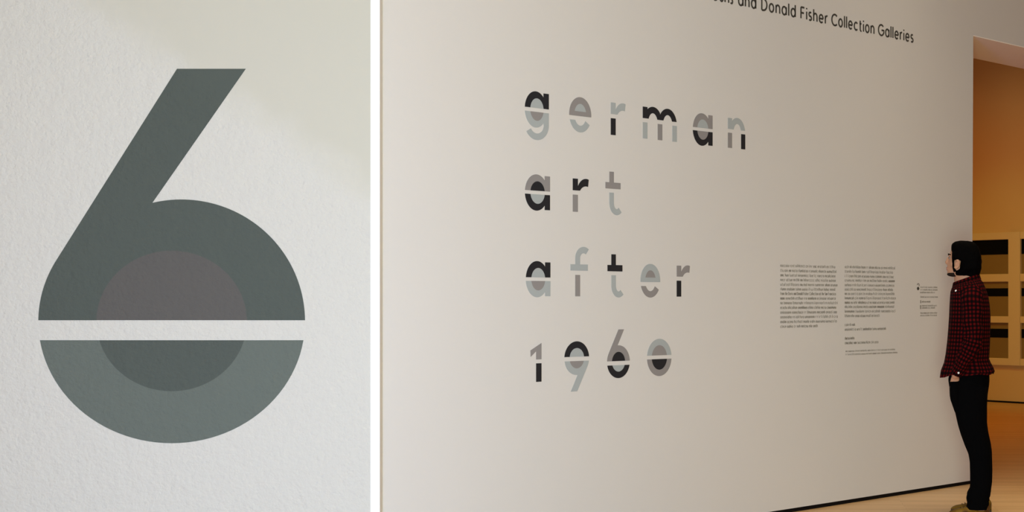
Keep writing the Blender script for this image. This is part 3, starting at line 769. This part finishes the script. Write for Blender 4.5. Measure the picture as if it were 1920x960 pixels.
# hem underside, closing up inside
inner = [[Vector((p.x * .93 + .0, p.y * .93, p.z + .004)) for p in rings[0]], [Vector((p.x * .9, p.y * .9, p.z + .06)) for p in rings[0]]]
loft(bm, [rings[0]] + inner, caps=False, uv=uv)
for s in (1, -1):                                  # sleeves
    P = ARM[s]; sl_ = []
    infl = [.020, .017, .017, .018, .017, .014, .013]
    for i in range(7):
        p, ra, rb = P[i]; sl_.append((p, ra + infl[i], rb + infl[i] * .8))
    full = []
    for i in range(6):                             # subdivide for folds
        for q in range(5):
            t = q / 5; a, b = sl_[i], sl_[i + 1]; full.append((a[0].lerp(b[0], t), a[1] + (b[1] - a[1]) * t, a[2] + (b[2] - a[2]) * t))
    full.append(sl_[6])
    full.append((P[6][0].lerp(P[7][0], .45), P[6][1] + .010, P[6][2] + .010))
    rg = tube(full, 28); cen = [f[0] for f in full]
    for i, r in enumerate(rg):
        am = .003 + .004 * math.exp(-((i - 19) / 6) ** 2)
        for k, p in enumerate(r):
            dd = (p - cen[i]).normalized(); p += dd * am * (math.sin(i * 1.25 + 2.2 * math.cos(2 * math.pi * k / 28)) + .5 * math.sin(4 * 2 * math.pi * k / 28 + i * .5))
    loft(bm, rg, caps=True, uv=uv, u0=.3)
    # cuff opening turned in
col_r = [ring(1788.5, 1833, .066, Zh(527), n=40, e=2, tilt=-.026), ring(1788, 1834.5, .070, Zh(521.5), n=40, e=2, tilt=-.027), ring(1786.8, 1836.5, .077, Zh(522), n=40, e=2, tilt=-.028), ring(1785, 1840, .098, Zh(531.5), n=40, e=2, tilt=-.026)]
loft(bm, col_r, caps=False, uv=uv)
shirt = obj('shirt', bm, plaid, body)
tag(shirt, 'red and black checked plaid shirt')
from mathutils.bvhtree import BVHTree
def button(px, py, parent, r=.0062, m=white_m):     # sewn on where the sight line meets the cloth
    me = parent.data; bv = BVHTree.FromPolygons([v.co for v in me.vertices], [p.vertices for p in me.polygons])
    inv_ = pm.inverted(); c = inv_ @ Vector((0, 0, EYE)); d = (inv_.to_3x3() @ Vector(((px - PX) / FPX, 1, -(py - PY) / FPX))).normalized()
    loc, nor, _, _ = bv.ray_cast(c, d)
    if nor.dot(d) > 0: nor = -nor
    b = bmesh.new(); q = nor.to_track_quat('Z', 'Y').to_matrix().to_4x4()
    bmesh.ops.create_cone(b, cap_ends=True, segments=14, radius1=r, radius2=r * .8, depth=.005, matrix=Matrix.Translation(loc + nor * .0015) @ q)
    obj('button', b, m, parent)
button(1792.3, 545.2, shirt, .0068); button(1797.2, 699, shirt, .007)

# --- jeans
bm = bmesh.new()
pel = [(1782, 1853, .175, 686), (1780, 1855, .180, 700), (1777.8, 1855.5, .185, 712), (1779.5, 1854.5, .186, 724), (1783, 1851.5, .182, 738), (1785.5, 1849.5, .178, 748)]
loft(bm, [ring(a, b, hw, Zh(y), n=28) for a, b, hw, y in pel][::-1])
for s in (1, -1):
    o_ = 0 if s > 0 else 1.0
    y1, y2, y3 = s * .092, s * .094, s * .088
    jl = [(1781, 1854, .094, 722, y1), (1784, 1851, .094, 742, y1), (1788, 1850, .093, 760, y1), (1796, 1850, .088, 795, y2), (1801.5, 1852.5, .082, 813, y2), (1809, 1857, .077, 833, y2), (1815.5, 1859, .074, 848, y2), (1818, 1859.5, .072, 862, y3), (1818.7, 1860, .070, 885, y3), (1818.7, 1859.5, .068, 905, y3), (1817.5, 1858, .067, 916, y3), (1812, 1857, .066, 926, y3), (1811.5, 1853.5, .064, 932, y3), (1813.5, 1855, .063, 939, y3), (1811.5, 1854, .062, 947, y3), (1812.5, 1853.5, .061, 951, y3)]
    loft(bm, [ring(a + o_, b + o_, hw, Zh(y), yl, n=24) for a, b, hw, y, yl in jl][::-1])
for s in (1, -1):                                   # pocket edge over the hand
    yl = s * .198
    yl = s * .17
    loft(bm, tube([(Vector((Fw(1791.0, yl), s * .135, Zh(711.5))), .0400, .062), (Vector((Fw(1791.5, yl), s * .130, Zh(726))), .0385, .064), (Vector((Fw(1791, yl), s * .122, Zh(745))), .034, .062), (Vector((Fw(1796, yl), s * .11, Zh(768))), .024, .05)], 20))
jeans = obj('jeans', remeshed(bm, .007, 3, .5), jean_m, body)
tag(jeans, 'slim black jeans')
button(1797.0, 712.5, jeans, .0055, mat('rivet_metal', (.35, .35, .36), .3, .5))

# --- shoes
for s in (1, -1):
    yl = s * .088; off = 0 if s > 0 else -.012
    toe = Fw(1779.5, yl) + off; heel = Fw(1855.5, yl) + off; Ls = toe - heel
    prof = [(0, .026, .068), (.03, .034, .085), (.16, .037, .090), (.34, .038, .088), (.48, .041, .074), (.62, .046, .060), (.76, .048, .052), (.88, .043, .046), (.96, .030, .036), (1.0, .012, .026)]
    bm = bmesh.new()
    loft(bm, [[Vector((heel + a * Ls, yl + hw * math.copysign(abs(math.cos(2 * math.pi * k / 20)) ** .85, math.cos(2 * math.pi * k / 20)), .018 + (hh - .018) * (.5 + .5 * math.sin(2 * math.pi * k / 20)))) for k in range(20)] for a, hw, hh in prof])
    up = obj('shoe', bm, shoe_m, body)
    tag(up, 'tan leather lace up shoe')
    bm = bmesh.new()
    pts = [(a, hw + .004) for a, hw, hh in prof]
    loft(bm, [[Vector((heel + a * Ls, yl + hw, .0)), Vector((heel + a * Ls, yl - hw, .0)), Vector((heel + a * Ls, yl - hw, .022)), Vector((heel + a * Ls, yl + hw, .022))] for a, hw in pts])
    obj('sole', bm, sole_m, up)
    for q in range(4):
        a = .50 + q * .07; z = .0745 - q * .0065
        bm = bmesh.new(); loft(bm, tube([(Vector((heel + a * Ls, yl - .022, z - .006)), .0028, .0028), (Vector((heel + a * Ls + .004, yl, z + .003)), .0028, .0028), (Vector((heel + a * Ls, yl + .022, z - .006)), .0028, .0028)], 8)); obj('lace', bm, mat('brown_lace', (.10, .06, .02), .8, .1) if q == 0 and s == 1 else bpy.data.materials['brown_lace'], up)
